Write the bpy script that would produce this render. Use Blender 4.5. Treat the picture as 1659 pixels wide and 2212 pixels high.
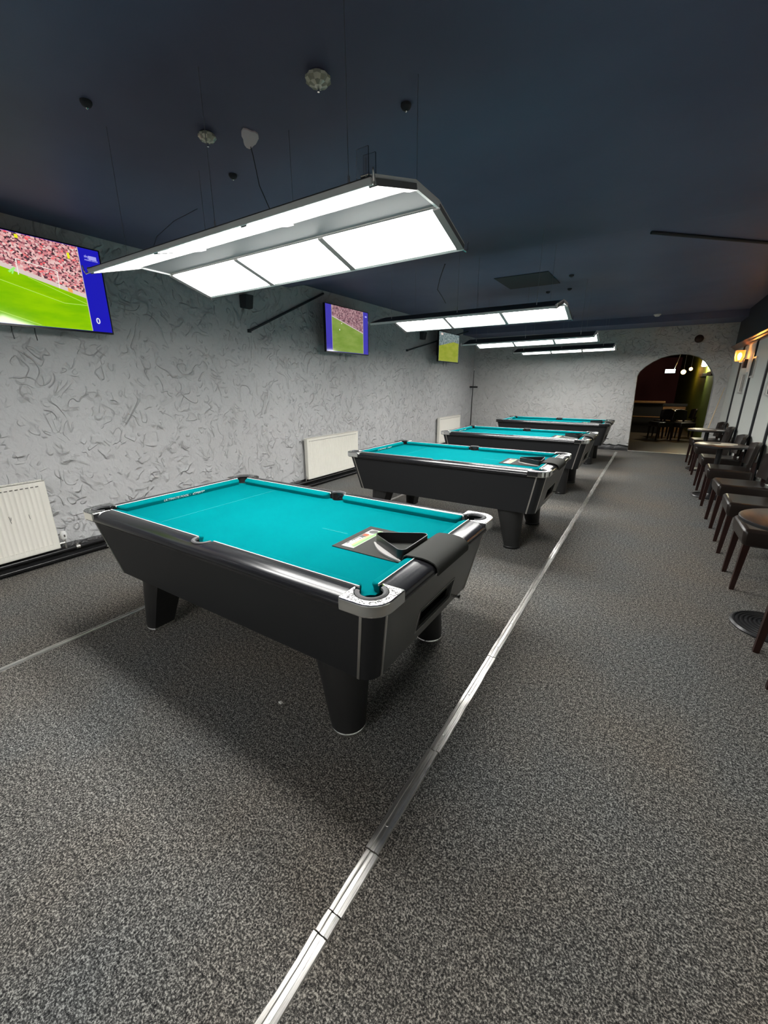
import bpy, math, random
from mathutils import Vector, Matrix
random.seed(7)
for o in list(bpy.data.objects): bpy.data.objects.remove(o, do_unlink=True)
scene = bpy.context.scene
COL = scene.collection
PI = math.pi

# ------------------------------------------------------------------ camera
cd = bpy.data.cameras.new('camera'); cam = bpy.data.objects.new('camera', cd); COL.objects.link(cam)
cd.sensor_fit = 'VERTICAL'; cd.sensor_height = 24.0; cd.lens = 887.59 / 2212.0 * 24.0
cd.clip_start = 0.02; cd.clip_end = 100
YAW, PIT, ROLL = math.radians(32.4834), math.radians(17.2976), math.radians(-0.0673)
fw = Vector((-math.sin(YAW) * math.cos(PIT), math.cos(YAW) * math.cos(PIT), -math.sin(PIT)))
rt = fw.cross(Vector((0, 0, 1))).normalized(); up = rt.cross(fw)
r2 = rt * math.cos(ROLL) + up * math.sin(ROLL); u2 = -rt * math.sin(ROLL) + up * math.cos(ROLL)
M = Matrix((r2, u2, -fw)).transposed().to_4x4(); M.translation = Vector((0.7592, -1.1014, 1.4984))
cam.matrix_world = M
scene.camera = cam

# ------------------------------------------------------------------ world, exposure
w = bpy.data.worlds.new('world'); scene.world = w; w.use_nodes = True
w.node_tree.nodes['Background'].inputs[0].default_value = (0.55, 0.65, 0.8, 1)
w.node_tree.nodes['Background'].inputs[1].default_value = 0.0
vs = scene.view_settings
vs.view_transform = 'Standard'; vs.look = 'None'; vs.exposure = 0.0; vs.gamma = 1.0; vs.use_curve_mapping = False
LAMP_STRENGTH = 30.0
# dimensions of the room (metres, floor z = 0)
XW, XR, YF, YB = -3.5, 1.97, -5.2, 10.1
ZC1, ZC2, YSTEP = 2.70, 2.78, 3.28

# ------------------------------------------------------------------ materials
def mat(name, base=(0.5, 0.5, 0.5), rough=0.5, metal=0.0, emit=None, es=0.0, spec=0.5, trans=0.0, ior=1.45, coat=0.0):
    m = bpy.data.materials.new(name); m.use_nodes = True
    b = m.node_tree.nodes['Principled BSDF']
    b.inputs['Base Color'].default_value = (*base, 1); b.inputs['Roughness'].default_value = rough
    b.inputs['Metallic'].default_value = metal; b.inputs['Specular IOR Level'].default_value = spec
    b.inputs['Transmission Weight'].default_value = trans; b.inputs['IOR'].default_value = ior
    b.inputs['Coat Weight'].default_value = coat
    if emit is not None:
        b.inputs['Emission Color'].default_value = (*emit, 1); b.inputs['Emission Strength'].default_value = es
    return m
class N:
    """small node helper"""
    def __init__(s, m):
        s.t = m.node_tree; s.b = s.t.nodes['Principled BSDF']
    def n(s, typ, **kw):
        x = s.t.nodes.new(typ)
        for k, v in kw.items():
            if hasattr(x, k): setattr(x, k, v)
            else: x.inputs[k.replace('_', ' ')].default_value = v
        return x
    def l(s, a, b): s.t.links.new(a, b)
    def ramp(s, src, stops, interp='LINEAR'):
        r = s.t.nodes.new('ShaderNodeValToRGB'); r.color_ramp.interpolation = interp
        e = r.color_ramp.elements
        while len(e) < len(stops): e.new(0.5)
        for i, (p, c) in enumerate(stops):
            e[i].position = p; e[i].color = (*c, 1) if len(c) == 3 else c
        s.l(src, r.inputs[0]); return r
    def coord(s, scale=(1, 1, 1), which='Object', rot=(0, 0, 0)):
        tc = s.t.nodes.new('ShaderNodeTexCoord'); mp = s.t.nodes.new('ShaderNodeMapping')
        mp.inputs['Scale'].default_value = scale; mp.inputs['Rotation'].default_value = rot
        s.l(tc.outputs[which], mp.inputs[0]); return mp.outputs[0]
    def noise(s, vec, scale, detail=2, rough=0.5, dist=0.0):
        x = s.t.nodes.new('ShaderNodeTexNoise'); x.inputs['Scale'].default_value = scale
        x.inputs['Detail'].default_value = detail; x.inputs['Roughness'].default_value = rough
        x.inputs['Distortion'].default_value = dist; s.l(vec, x.inputs['Vector']); return x
    def bump(s, h, strength, dist):
        x = s.t.nodes.new('ShaderNodeBump'); x.inputs['Strength'].default_value = strength
        x.inputs['Distance'].default_value = dist; s.l(h, x.inputs['Height']); s.l(x.outputs[0], s.b.inputs['Normal']); return x
    def math(s, op, a, b=None, clamp=False):
        x = s.t.nodes.new('ShaderNodeMath'); x.operation = op; x.use_clamp = clamp
        for i, v in enumerate((a, b)):
            if v is None: continue
            if isinstance(v, (int, float)): x.inputs[i].default_value = v
            else: s.l(v, x.inputs[i])
        return x.outputs[0]
    def mix(s, f, a, b):
        x = s.t.nodes.new('ShaderNodeMix'); x.data_type = 'RGBA'
        for i, v in ((0, f), (6, a), (7, b)):
            if isinstance(v, (int, float)): x.inputs[i].default_value = v
            elif isinstance(v, tuple): x.inputs[i].default_value = (*v, 1)
            else: s.l(v, x.inputs[i])
        return x.outputs[2]

def stucco(name, col, scale=1.0, strength=0.9):
    """trowelled plaster: overlapping warped plates with broken ridges, as relief"""
    m = mat(name, col, 0.6, spec=0.3); k = N(m)
    v = k.coord((scale, scale, scale))
    w1 = k.noise(v, 4.0, 3, 0.6); w2 = k.n('ShaderNodeVectorMath', operation='MULTIPLY_ADD')
    k.l(w1.outputs['Color'], w2.inputs[0]); w2.inputs[1].default_value = (0.42, 0.42, 0.42); k.l(v, w2.inputs[2])
    def strokes(sc, steps, seed, dist, lo, hi):
        """overlapping trowel strokes: saw-tooth terraces of a swirled noise field, fading in and out"""
        mp = k.n('ShaderNodeMapping'); mp.inputs['Location'].default_value = (seed, seed * .7, seed * 1.3)
        k.l(v, mp.inputs[0])
        nz = k.noise(mp.outputs[0], sc, 1.5, .45, dist)
        fr = k.math('FRACT', k.math('MULTIPLY', nz.outputs['Fac'], steps))
        saw = k.ramp(fr, [(0, (0, 0, 0)), (.55, (.12, .12, .12)), (.90, (1, 1, 1)), (1.0, (0, 0, 0))])
        nm = k.noise(mp.outputs[0], sc * 1.9, 1.5); msk = k.ramp(nm.outputs['Fac'], [(lo, (0, 0, 0)), (hi, (1, 1, 1))])
        return k.math('MULTIPLY', saw.outputs[0], msk.outputs[0])
    a = strokes(2.6, 6.5, 0.4, .7, .50, .60); b = strokes(3.6, 6, 5.3, .9, .51, .61); c = strokes(5.5, 5.5, 11.7, .7, .52, .62)
    big = k.noise(w2.outputs[0], 7, 3, .5, .4)
    fine = k.noise(v, 70, 2)
    h = k.math('ADD', k.math('ADD', k.math('MULTIPLY', a, 1.2), b), k.math('MULTIPLY', c, .8))
    h = k.math('ADD', h, k.math('MULTIPLY', big.outputs['Fac'], 1.5))
    h = k.math('ADD', h, k.math('MULTIPLY', fine.outputs['Fac'], .08))
    k.bump(h, strength, 0.017)
    return m

MT = {}
MT['stucco'] = stucco('grey_trowelled_plaster', (0.54, 0.545, 0.55))
MT['stucco_back'] = stucco('grey_trowelled_plaster_coarse', (0.52, 0.52, 0.51), 1.15, .75)
m = mat('dark_blue_ceiling', (0.075, 0.09, 0.125), 0.55, spec=0.3); k = N(m); v = k.coord()
nz = k.noise(v, 1.2, 4); cr = k.ramp(nz.outputs['Fac'], [(.3, (0.105, 0.115, 0.19)), (.7, (0.135, 0.148, 0.235))]); k.l(cr.outputs[0], m.node_tree.nodes['Principled BSDF'].inputs[0])
nb = k.noise(v, 90, 2); k.bump(nb.outputs['Fac'], .15, .002); MT['ceil'] = m
MT['navy'] = mat('navy_paint', (0.02, 0.022, 0.032), 0.5)
# carpet
m = mat('charcoal_fleck_carpet', (0.1, 0.1, 0.1), 0.95, spec=0.1); k = N(m); v = k.coord()
n1 = k.noise(v, 170, 3, .75); n2 = k.noise(v, 60, 2); n3 = k.noise(v, 1.1, 3)
f = k.math('ADD', k.math('MULTIPLY', n1.outputs['Fac'], .8), k.math('MULTIPLY', n2.outputs['Fac'], .2))
cr = k.ramp(f, [(.38, (.012, .012, .013)), (.50, (.085, .084, .082)), (.61, (.47, .455, .43))])
warm = k.ramp(n3.outputs['Fac'], [(.35, (.93, .97, .98)), (.68, (1.08, 1.0, .9))])
mx = k.n('ShaderNodeMix', data_type='RGBA', blend_type='MULTIPLY'); mx.inputs[0].default_value = 1
k.l(cr.outputs[0], mx.inputs[6]); k.l(warm.outputs[0], mx.inputs[7]); k.l(mx.outputs[2], k.b.inputs[0])
k.bump(f, .8, .006); MT['carpet'] = m
# black laminate of the tables
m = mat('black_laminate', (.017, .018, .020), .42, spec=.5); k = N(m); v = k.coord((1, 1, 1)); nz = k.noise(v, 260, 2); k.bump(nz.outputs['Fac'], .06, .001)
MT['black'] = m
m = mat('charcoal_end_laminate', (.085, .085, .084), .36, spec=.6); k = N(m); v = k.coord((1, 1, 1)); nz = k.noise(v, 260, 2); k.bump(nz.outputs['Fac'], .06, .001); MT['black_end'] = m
m = mat('black_gloss_rail', (.018, .018, .02), .2, spec=.6); k = N(m); v = k.coord((1.2, 60, 60)); nz = k.noise(v, 1.5, 3, .5)
cr = k.ramp(nz.outputs['Fac'], [(.35, (.17, .17, .17)), (.7, (.27, .27, .27))]); k.l(cr.outputs[0], k.b.inputs['Roughness'])
c2 = k.ramp(nz.outputs['Fac'], [(.5, (.012, .012, .014)), (.8, (.035, .035, .038))]); k.l(c2.outputs[0], k.b.inputs[0]); MT['rail'] = m
m = mat('black_plastic_leg', (.020, .020, .020), .42); MT['leg'] = m
m = mat('black_gloss_end_rail', (.014, .014, .016), .2, spec=.6); k = N(m); v = k.coord((60, 1.2, 60)); nz = k.noise(v, 1.5, 3, .5)
cr = k.ramp(nz.outputs['Fac'], [(.35, (.17, .17, .17)), (.7, (.27, .27, .27))]); k.l(cr.outputs[0], k.b.inputs['Roughness']); MT['rail_end'] = m
m = mat('turquoise_cloth', (0.0, .14, .155), 1.0, spec=.02); k = N(m); v = k.coord(); nz = k.noise(v, 500, 2); k.bump(nz.outputs['Fac'], .25, .001)
n2 = k.noise(v, 3, 4); cr = k.ramp(n2.outputs['Fac'], [(.3, (0.0, .140, .155)), (.7, (0.0, .154, .170))]); k.l(cr.outputs[0], k.b.inputs[0]); MT['cloth'] = m
MT['clothline'] = mat('pale_cloth_line', (.01, .24, .25), .8)
MT['white'] = mat('white_plastic', (.82, .82, .80), .4)
m = mat('cast_silver', (.80, .80, .79), .28, metal=1.0); k = N(m); v = k.coord(); nz = k.noise(v, 150, 3, .6)
rr = k.ramp(nz.outputs['Fac'], [(.46, (0, 0, 0)), (.56, (1, 1, 1))]); k.bump(rr.outputs[0], .55, .0015)
cc = k.ramp(nz.outputs['Fac'], [(.42, (.10, .10, .10)), (.50, (.70, .70, .69))]); k.l(cc.outputs[0], k.b.inputs[0]); MT['cast'] = m
MT['chrome'] = mat('chrome', (.78, .78, .76), .12, metal=1.0)
MT['alu'] = mat('satin_aluminium', (.72, .71, .68), .32, metal=1.0)
m = mat('scuffed_floor_strip', (.7, .69, .66), .3, metal=.85); k = N(m); v = k.coord((30, 1.5, 30)); nz = k.noise(v, 3, 5, .65)
cr = k.ramp(nz.outputs['Fac'], [(.32, (.22, .21, .19)), (.5, (.52, .505, .475)), (.65, (.76, .75, .72))]); k.l(cr.outputs[0], k.b.inputs[0])
rr = k.ramp(nz.outputs['Fac'], [(.3, (.5, .5, .5)), (.7, (.25, .25, .25))]); k.l(rr.outputs[0], k.b.inputs['Roughness']); MT['strip'] = m
MT['rubber'] = mat('grey_rubber', (.075, .075, .078), .6)
MT['void'] = mat('pocket_black', (.006, .006, .006), .8)
MT['feltmat'] = mat('black_table_mat', (.040, .041, .038), .85, spec=.2)
MT['blkplastic'] = mat('black_moulded_plastic', (.014, .014, .015), .35)
MT['greyflange'] = mat('grey_scuffed_plastic', (.30, .29, .28), .5)
MT['panel'] = mat('led_panel', (.9, .9, .9), .5, emit=(1.0, .985, .955), es=LAMP_STRENGTH)
MT['frame'] = mat('grey_lamp_frame', (.22, .22, .215), .35, metal=.3)
MT['lip'] = mat('white_lamp_lip', (.85, .85, .83), .35)
MT['plate'] = mat('grey_lamp_plate', (.22, .23, .235), .6)
MT['shell'] = mat('dark_lamp_shell', (.045, .044, .042), .6)
MT['clear'] = mat('clear_acrylic', (.9, .9, .9), .05, trans=1.0, ior=1.45)
MT['wire'] = mat('steel_wire', (.35, .35, .36), .35, metal=.8)
MT['rad'] = mat('cream_enamel', (.86, .84, .76), .38)
MT['raddark'] = mat('radiator_slot_shadow', (.10, .095, .085), .6)
MT['scuff'] = mat('black_scuff', (.03, .03, .03), .7)
m = mat('black_gloss_skirting', (.012, .012, .013), .3); k = N(m); v = k.coord((8, 8, 8)); nz = k.noise(v, 5, 4); k.bump(nz.outputs['Fac'], .6, .01); MT['skirt'] = m
MT['pipe'] = mat('black_painted_pipe', (.014, .014, .015), .28)
m = mat('dark_brown_leather', (.016, .011, .009), .30, spec=.5); k = N(m); v = k.coord(); nz = k.noise(v, 140, 3); k.bump(nz.outputs['Fac'], .18, .002); MT['leather'] = m
m = mat('mahogany_leg', (.055, .015, .010), .35); k = N(m); v = k.coord((40, 40, 3)); nz = k.noise(v, 3, 3); cr = k.ramp(nz.outputs['Fac'], [(.3, (.012, .004, .003)), (.7, (.028, .009, .006))]); k.l(cr.outputs[0], k.b.inputs[0]); MT['maho'] = m
m = mat('brown_table_top', (.11, .075, .055), .3); k = N(m); v = k.coord((14, 2, 2)); nz = k.noise(v, 4, 4); cr = k.ramp(nz.outputs['Fac'], [(.3, (.045, .028, .020)), (.7, (.085, .058, .043))]); k.l(cr.outputs[0], k.b.inputs[0]); MT['top'] = m
MT['iron'] = mat('black_cast_iron', (.018, .018, .019), .33)
MT['wallpanel'] = mat('pale_grey_panel', (.62, .64, .60), .55)
MT['batten'] = mat('black_batten', (.012, .013, .018), .4)
MT['copper'] = mat('copper_varnished_wood', (.30, .12, .05), .25, spec=.6)
MT['amber'] = mat('amber_glass', (.95, .5, .15), .3, trans=.75, emit=(1.0, .42, .08), es=.35)
MT['bulb'] = mat('warm_bulb', (1, .8, .5), .4, emit=(1.0, .62, .25), es=60.0)
MT['brownbox'] = mat('dark_brown_wood', (.05, .022, .014), .4)
MT['paper'] = mat('pale_paper', (.80, .74, .58), .7)
MT['paperw'] = mat('white_paper', (.80, .80, .76), .7)
MT['ash'] = mat('ash_wood_cue', (.66, .52, .33), .35)
MT['maroon'] = mat('maroon_paint', (.16, .022, .035), .6)
MT['green'] = mat('olive_green_paint', (.17, .23, .03), .6)
MT['tile'] = mat('brown_floor_tile', (.10, .075, .055), .35)
MT['dark'] = mat('near_black_paint', (.012, .010, .010), .6)
MT['woodbar'] = mat('orange_brown_bar_wood', (.20, .10, .04), .4)
MT['plaster'] = mat('bare_pinkish_plaster', (.85, .76, .77), .8)
MT['glass'] = mat('cut_glass', (.80, .82, .62), .08, trans=.35, ior=1.5, spec=.8)
MT['glassglint'] = mat('glint_glass_facet', (.95, .95, .78), .1, spec=1.0)
MT['tvblack'] = mat('tv_black_plastic', (.008, .008, .009), .3)
MT['blockgrey'] = mat('block_dark_grey', (.05, .053, .058), .8, spec=.2)
MT['rod'] = mat('dark_grey_rod', (.055, .058, .065), .7, spec=.2)
MT['picframe'] = mat('silver_picture_frame', (.62, .62, .60), .35, metal=.6)
MT['picdark'] = mat('dark_picture_bar', (.06, .065, .06), .4)
MT['stk_base'] = mat('sticker_base', (.42, .43, .40), .6)
MT['stk_grey'] = mat('sticker_grey', (.07, .07, .07), .6)
MT['stk_green'] = mat('sticker_green', (.16, .34, .12), .6)
MT['stk_yel'] = mat('sticker_yellow', (.38, .34, .12), .6)
MT['stk_red'] = mat('sticker_red', (.35, .07, .03), .6)
MT['exitsign'] = mat('lit_sign', (.8, 1, 1), .5, emit=(.75, 1.0, 1.0), es=4.0)
MT['whitelit'] = mat('lit_white_lamp', (1, 1, .9), .5, emit=(1.0, .92, .68), es=110.0)
MT['orangelit'] = mat('lit_orange_bulb', (1, .7, .3), .5, emit=(1.0, .5, .12), es=25.0)
def screen(name, c, s=1.0):
    return mat(name, (.01, .01, .01), .08, emit=c, es=s)
def crowd(name, stops, scale, s):
    m = mat(name, (.01, .01, .01), .08, emit=(1, 1, 1), es=s); k = N(m); v = k.coord((1, 1, 1.25))
    vo = k.n('ShaderNodeTexVoronoi'); vo.inputs['Scale'].default_value = scale; k.l(v, vo.inputs['Vector'])
    sx = k.n('ShaderNodeSeparateColor'); k.l(vo.outputs['Color'], sx.inputs[0])
    r = k.ramp(sx.outputs[0], stops); k.l(r.outputs[0], k.b.inputs['Emission Color']); return m
def grass(name, a, b, s):
    m = mat(name, (.01, .01, .01), .08, emit=a, es=s); k = N(m); v = k.coord((1, 2.0, 7), rot=(.35, 0, 0))
    nz = k.noise(v, 2.2, 3); r = k.ramp(nz.outputs['Fac'], [(.35, a), (.65, b)]); k.l(r.outputs[0], k.b.inputs['Emission Color']); return m
MT['crowd1'] = crowd('crowd_pink', [(0, (.03, .02, .025)), (.22, (.12, .05, .07)), (.4, (.55, .16, .19)), (.62, (.72, .36, .36)), (.85, (.85, .62, .58)), (1, (.9, .1, .12))], 75, 1.0)
MT['crowd2'] = crowd('crowd_dusky', [(0, (.12, .06, .08)), (.4, (.33, .17, .2)), (.7, (.45, .26, .28)), (1, (.55, .36, .38))], 45, .9)
MT['crowd3'] = crowd('stand_grey', [(0, (.08, .12, .13)), (.5, (.2, .27, .27)), (1, (.36, .42, .4))], 40, .8)
MT['pitch1'] = grass('pitch_bright', (.20, .50, .0), (.30, .60, .0), 1.0)
MT['pitch2'] = grass('pitch_dull', (.20, .32, .05), (.27, .38, .08), .9)
MT['pitch3'] = grass('pitch_yellow', (.27, .33, .03), (.35, .38, .05), .9)
MT['sblue'] = screen('screen_blue', (.012, .010, .46))
MT['sblue2'] = screen('screen_blue_soft', (.055, .045, .42))
MT['swhite'] = screen('screen_white', (.75, .75, .85))
MT['slilac'] = screen('screen_lilac', (.36, .36, .85))
MT['sline'] = screen('screen_pitch_line', (.50, .76, .12))
MT['sgoal'] = screen('screen_goal', (.9, .85, .8))
MT['sadv'] = screen('screen_advert', (.72, .60, .55))
MT['sadv2'] = screen('screen_advert_orange', (.9, .4, .12))
MT['syel'] = screen('screen_steward_yellow', (.85, .85, .02))
MT['spink'] = screen('screen_pale_edge', (.6, .5, .5))
MT['skeeper'] = screen('screen_keeper_green', (.35, .9, .2))

# ------------------------------------------------------------------ mesh helpers
class MB:
    def __init__(s): s.v = []; s.f = []; s.m = []
    def add(s, verts, faces, mi=0):
        o = len(s.v); s.v += [tuple(p) for p in verts]; s.f += [tuple(i + o for i in f) for f in faces]; s.m += [mi] * len(faces); return s
    def box(s, x0, x1, y0, y1, z0, z1, mi=0):
        v = [(x, y, z) for z in (z0, z1) for y in (y0, y1) for x in (x0, x1)]
        return s.add(v, [(0, 2, 3, 1), (4, 5, 7, 6), (0, 1, 5, 4), (2, 6, 7, 3), (0, 4, 6, 2), (1, 3, 7, 5)], mi)
    def rings(s, rs, close=True, cap=True, mi=0, loop=False):
        n = len(rs[0]); v = [p for r in rs for p in r]; f = []
        L = len(rs)
        for i in range(L if loop else L - 1):
            a = i * n; b = ((i + 1) % L) * n
            for j in range(n if close else n - 1):
                q = (j + 1) % n; f.append((a + j, a + q, b + q, b + j))
        if cap and not loop:
            f.append(tuple(reversed(range(n)))); f.append(tuple(range((L - 1) * n, L * n)))
        return s.add(v, f, mi)
    def tube(s, pts, r, n=8, mi=0, cap=True):
        P = [Vector(p) for p in pts]; rs = []
        ref = None
        for i, p in enumerate(P):
            d = ((P[min(i + 1, len(P) - 1)] - P[max(i - 1, 0)])).normalized()
            if ref is None or abs(ref.dot(d)) > .95: ref = Vector((0, 0, 1)) if abs(d.z) < .9 else Vector((1, 0, 0))
            a = d.cross(ref).normalized(); b = d.cross(a); ref = a.cross(d)
            rr = r[i] if isinstance(r, (list, tuple)) else r
            rs.append([p + a * rr * math.cos(2 * PI * j / n) + b * rr * math.sin(2 * PI * j / n) for j in range(n)])
        return s.rings(rs, cap=cap, mi=mi)
    def lathe(s, prof, n=24, c=(0, 0, 0), mi=0, cap=True):
        return s.rings([[(c[0] + r * math.cos(2 * PI * j / n), c[1] + r * math.sin(2 * PI * j / n), c[2] + z) for j in range(n)] for r, z in prof], cap=cap, mi=mi)
    def prism(s, poly, z0, z1, mi=0):
        return s.rings([[(x, y, z0) for x, y in poly], [(x, y, z1) for x, y in poly]], mi=mi)
    def mesh(s, name, mats, smooth=None):
        me = bpy.data.meshes.new(name); me.from_pydata([tuple(p) for p in s.v], [], s.f)
        for mm in (mats if isinstance(mats, (list, tuple)) else [mats]): me.materials.append(MT[mm] if isinstance(mm, str) else mm)
        me.polygons.foreach_set('material_index', s.m)
        if smooth is not None:
            me.polygons.foreach_set('use_smooth', [True] * len(me.polygons)); me.set_sharp_from_angle(angle=math.radians(smooth))
        me.validate(); me.update(); return me
def fixn(me):
    import bmesh
    bm = bmesh.new(); bm.from_mesh(me); bmesh.ops.recalc_face_normals(bm, faces=bm.faces); bm.to_mesh(me); bm.free(); return me
def obj(name, me, parent=None, loc=(0, 0, 0), rot=(0, 0, 0), bevel=None, seg=2):
    o = bpy.data.objects.new(name, me); COL.objects.link(o)
    o.location = loc; o.rotation_euler = rot
    if parent is not None: o.parent = parent
    if bevel:
        b = o.modifiers.new('bevel', 'BEVEL'); b.width = bevel; b.segments = seg; b.limit_method = 'ANGLE'; b.angle_limit = math.radians(35); b.harden_normals = False
    return o
def part(name, mb, mats, parent, smooth=None, bevel=None, seg=2, loc=(0, 0, 0), rot=(0, 0, 0), fix=True):
    me = mb.mesh(name, mats, smooth)
    if fix: fixn(me)
    return obj(name, me, parent, loc, rot, bevel, seg)
def tag(o, label, cat, group=None):
    o['label'] = label; o['category'] = cat
    if group: o['group'] = group
    return o
def thing(name, label, cat, loc=(0, 0, 0), rot=(0, 0, 0), group=None):
    o = bpy.data.objects.new(name, None); COL.objects.link(o); o.location = loc; o.rotation_euler = rot; o.empty_display_size = .1
    return tag(o, label, cat, group)
def struct(name, mb, mats, parent=None, smooth=None, label=None, bevel=None):
    o = part(name, mb, mats, parent, smooth, bevel)
    if parent is None: o['kind'] = 'structure'
    if label: o['label'] = label
    return o
def copy_tree(o, parent=None):
    c = o.copy(); COL.objects.link(c); c.parent = parent
    for ch in list(o.children): copy_tree(ch, c)
    return c
_fc = {}
def text_mesh(name, s, size, m, shear=0.0, ext=.0004, spacing=1.0):
    cu = bpy.data.curves.new('lettering', 'FONT'); cu.body = s; cu.size = size; cu.extrude = ext; cu.shear = shear; cu.space_character = spacing
    cu.align_x = 'LEFT'; cu.align_y = 'BOTTOM'; cu.offset = size * .02
    t = bpy.data.objects.new('lettering', cu); COL.objects.link(t)
    dg = bpy.context.evaluated_depsgraph_get(); dg.update()
    me = bpy.data.meshes.new_from_object(t.evaluated_get(dg)); me.name = name
    bpy.data.objects.remove(t, do_unlink=True)
    me.materials.clear(); me.materials.append(MT[m]); return me

# ------------------------------------------------------------------ the room
struct('floor', MB().box(XW - .2, XR + .2, YF - .2, YB + .0, -.1, 0), 'carpet', label='charcoal fleck carpet')
struct('wall_left', MB().box(XW - .2, XW, YF - .2, YB + .3, 0, 3.0), 'stucco', label='grey trowelled plaster wall with the screens')
struct('wall_front', MB().box(XW, XR, YF - .2, YF, 0, 3.0), 'stucco')
wr = struct('wall_right', MB().box(XR, XR + .2, YF - .2, YB + .3, 0, 2.2), 'wallpanel', label='pale grey panelled wall with black battens')
# back wall with arch
ARCH = [(.405, 0.0), (.37, .9), (.340, 1.66), (.375, 1.76), (.47, 1.865), (.60, 1.965), (.74, 2.04), (.90, 2.085), (1.09, 2.103), (1.25, 2.085), (1.40, 2.035), (1.53, 1.93), (1.64, 1.79), (1.715, 1.66), (1.745, 1.5), (1.75, .9), (1.745, 0.0)]
mb = MB(); y0, y1 = YB, YB + .26
L = [(XW, 0), (XW, 3.0), (XR, 3.0), (XR, 0)]
outer = [(XR, 0.0), (XR, .9), (XR, 1.66), (XR, 1.76), (XR, 2.0), (XR, 2.4), (XR, 3.0), (1.5, 3.0), (1.09, 3.0), (.9, 3.0), (.6, 3.0), (.2, 3.0), (XW, 3.0), (XW, 2.0), (XW, 1.5), (XW, .9), (XW, 0.0)]
outer = outer[::-1]
n = len(ARCH)
for yy in (y0, y1):
    o_ = len(mb.v); mb.v += [(x, yy, z) for x, z in ARCH] + [(x, yy, z) for x, z in outer]
    for i in range(n - 1):
        mb.f.append((o_ + i, o_ + i + 1, o_ + n + i + 1, o_ + n + i)); mb.m.append(0)
for i in range(n - 1):
    mb.f.append((i, i + 1, 2 * n + i + 1, 2 * n + i)); mb.m.append(0)
wb = struct('wall_back', mb, 'stucco_back', label='grey plaster end wall pierced by an arched opening')
# ceiling in two levels, beam at the back, dark upper right wall
struct('ceiling', MB().box(XW - .2, XR + .2, YF - .2, YSTEP, ZC1, ZC1 + .3).box(XW - .2, XR + .2, YSTEP, YB + .3, ZC2, ZC2 + .22), 'ceil', label='dark blue painted ceiling with a step')
struct('trim_1', MB().box(XW, XR, 9.25, YB, 2.655, ZC2 + .02), 'ceil', label='dark ceiling beam along the end wall')
struct('trim_2', MB().box(XR - .025, XR + .2, YF, YB, 2.2, ZC2 + .05), 'navy', label='dark navy upper wall band')
mb = MB()
mb.rings([[(XR - .025, y, 2.215), (XR - .085, y, 2.21), (XR - .095, y, 2.195), (XR - .07, y, 2.18), (XR - .06, y, 2.165), (XR - .035, y, 2.15), (XR - .03, y, 2.13), (XR, y, 2.125), (XR, y, 2.215)] for y in (YF, YB)])
struct('trim_3', mb, 'copper', label='copper coloured picture rail along the right wall')
for i, y in enumerate((-2.6, -1.4, -.2, 1.0, 2.2, 3.4, 4.55, 5.6, 6.56, 7.74, 8.98)):
    part('batten', MB().box(XR - .022, XR + .01, y - .03, y + .03, .12, 2.13), 'batten', wr, bevel=.004)
mb = MB().box(XR - .02, XR + .01, YF, YB, 0, .12); struct('baseboard_right', mb, 'batten')
# left skirting: rough black plaster band
mb = MB(); ys = [YF + i * (YB - YF) / 240 for i in range(241)]
rs = []
for y in ys:
    z = .135 + random.uniform(-.006, .008); d = random.uniform(-.003, .004)
    rs.append([(XW - .01, y, 0), (XW + .035 + d, y, 0), (XW + .03 + d, y, z * .75), (XW + .012 + d, y, z), (XW - .01, y, z)])
mb.rings(rs); struct('baseboard_left', mb, 'skirt', smooth=50, label='black painted skirting band along the left wall')
mb = MB(); rs = []
for i in range(0, 60):
    x = XW + i * (.405 - XW) / 59; z = .12 + random.uniform(-.02, .02)
    rs.append([(x, YB + .01, 0), (x, YB - .045 + random.uniform(-.01, .01), 0), (x, YB - .03, z * .7), (x, YB - .005, z), (x, YB + .01, z)])
mb.rings(rs); struct('baseboard_back', mb, 'skirt', smooth=60)
struct('trim_4', MB().box(.405, 1.745, YB - .03, YB + .02, 0, .012), 'alu', label='metal threshold under the arch', bevel=.004)
# heating pipes along the left wall
for (x, z, r, lab) in ((XW + .062, .098, .017, 'upper black heating pipe running above the carpet edge'), (XW + .088, .042, .013, 'lower thinner black heating pipe lying by the carpet')):
    t = thing('heating_pipe', lab, 'pipe', (x, 0, z))
    part('pipe', MB().tube([(0, YF + .02, 0), (0, YB - .1, 0)], r, 12), 'pipe', t, 40)
    for y in ((.56, 3.0, 5.4, 7.5) if r < .015 else (1.4, 3.7, 6.0)):
        part('clip', MB().tube([(0, y - .012, 0), (0, y + .012, 0)], r + .005, 12), 'white' if r < .015 else 'pipe', t, 40)
    if r > .015:
        part('joint', MB().tube([(0, .315, 0), (0, .345, 0)], r + .003, 12).tube([(.0, .33, 0), (.0, .33, .035)], .008, 8), 'alu', t, 40)

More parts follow.
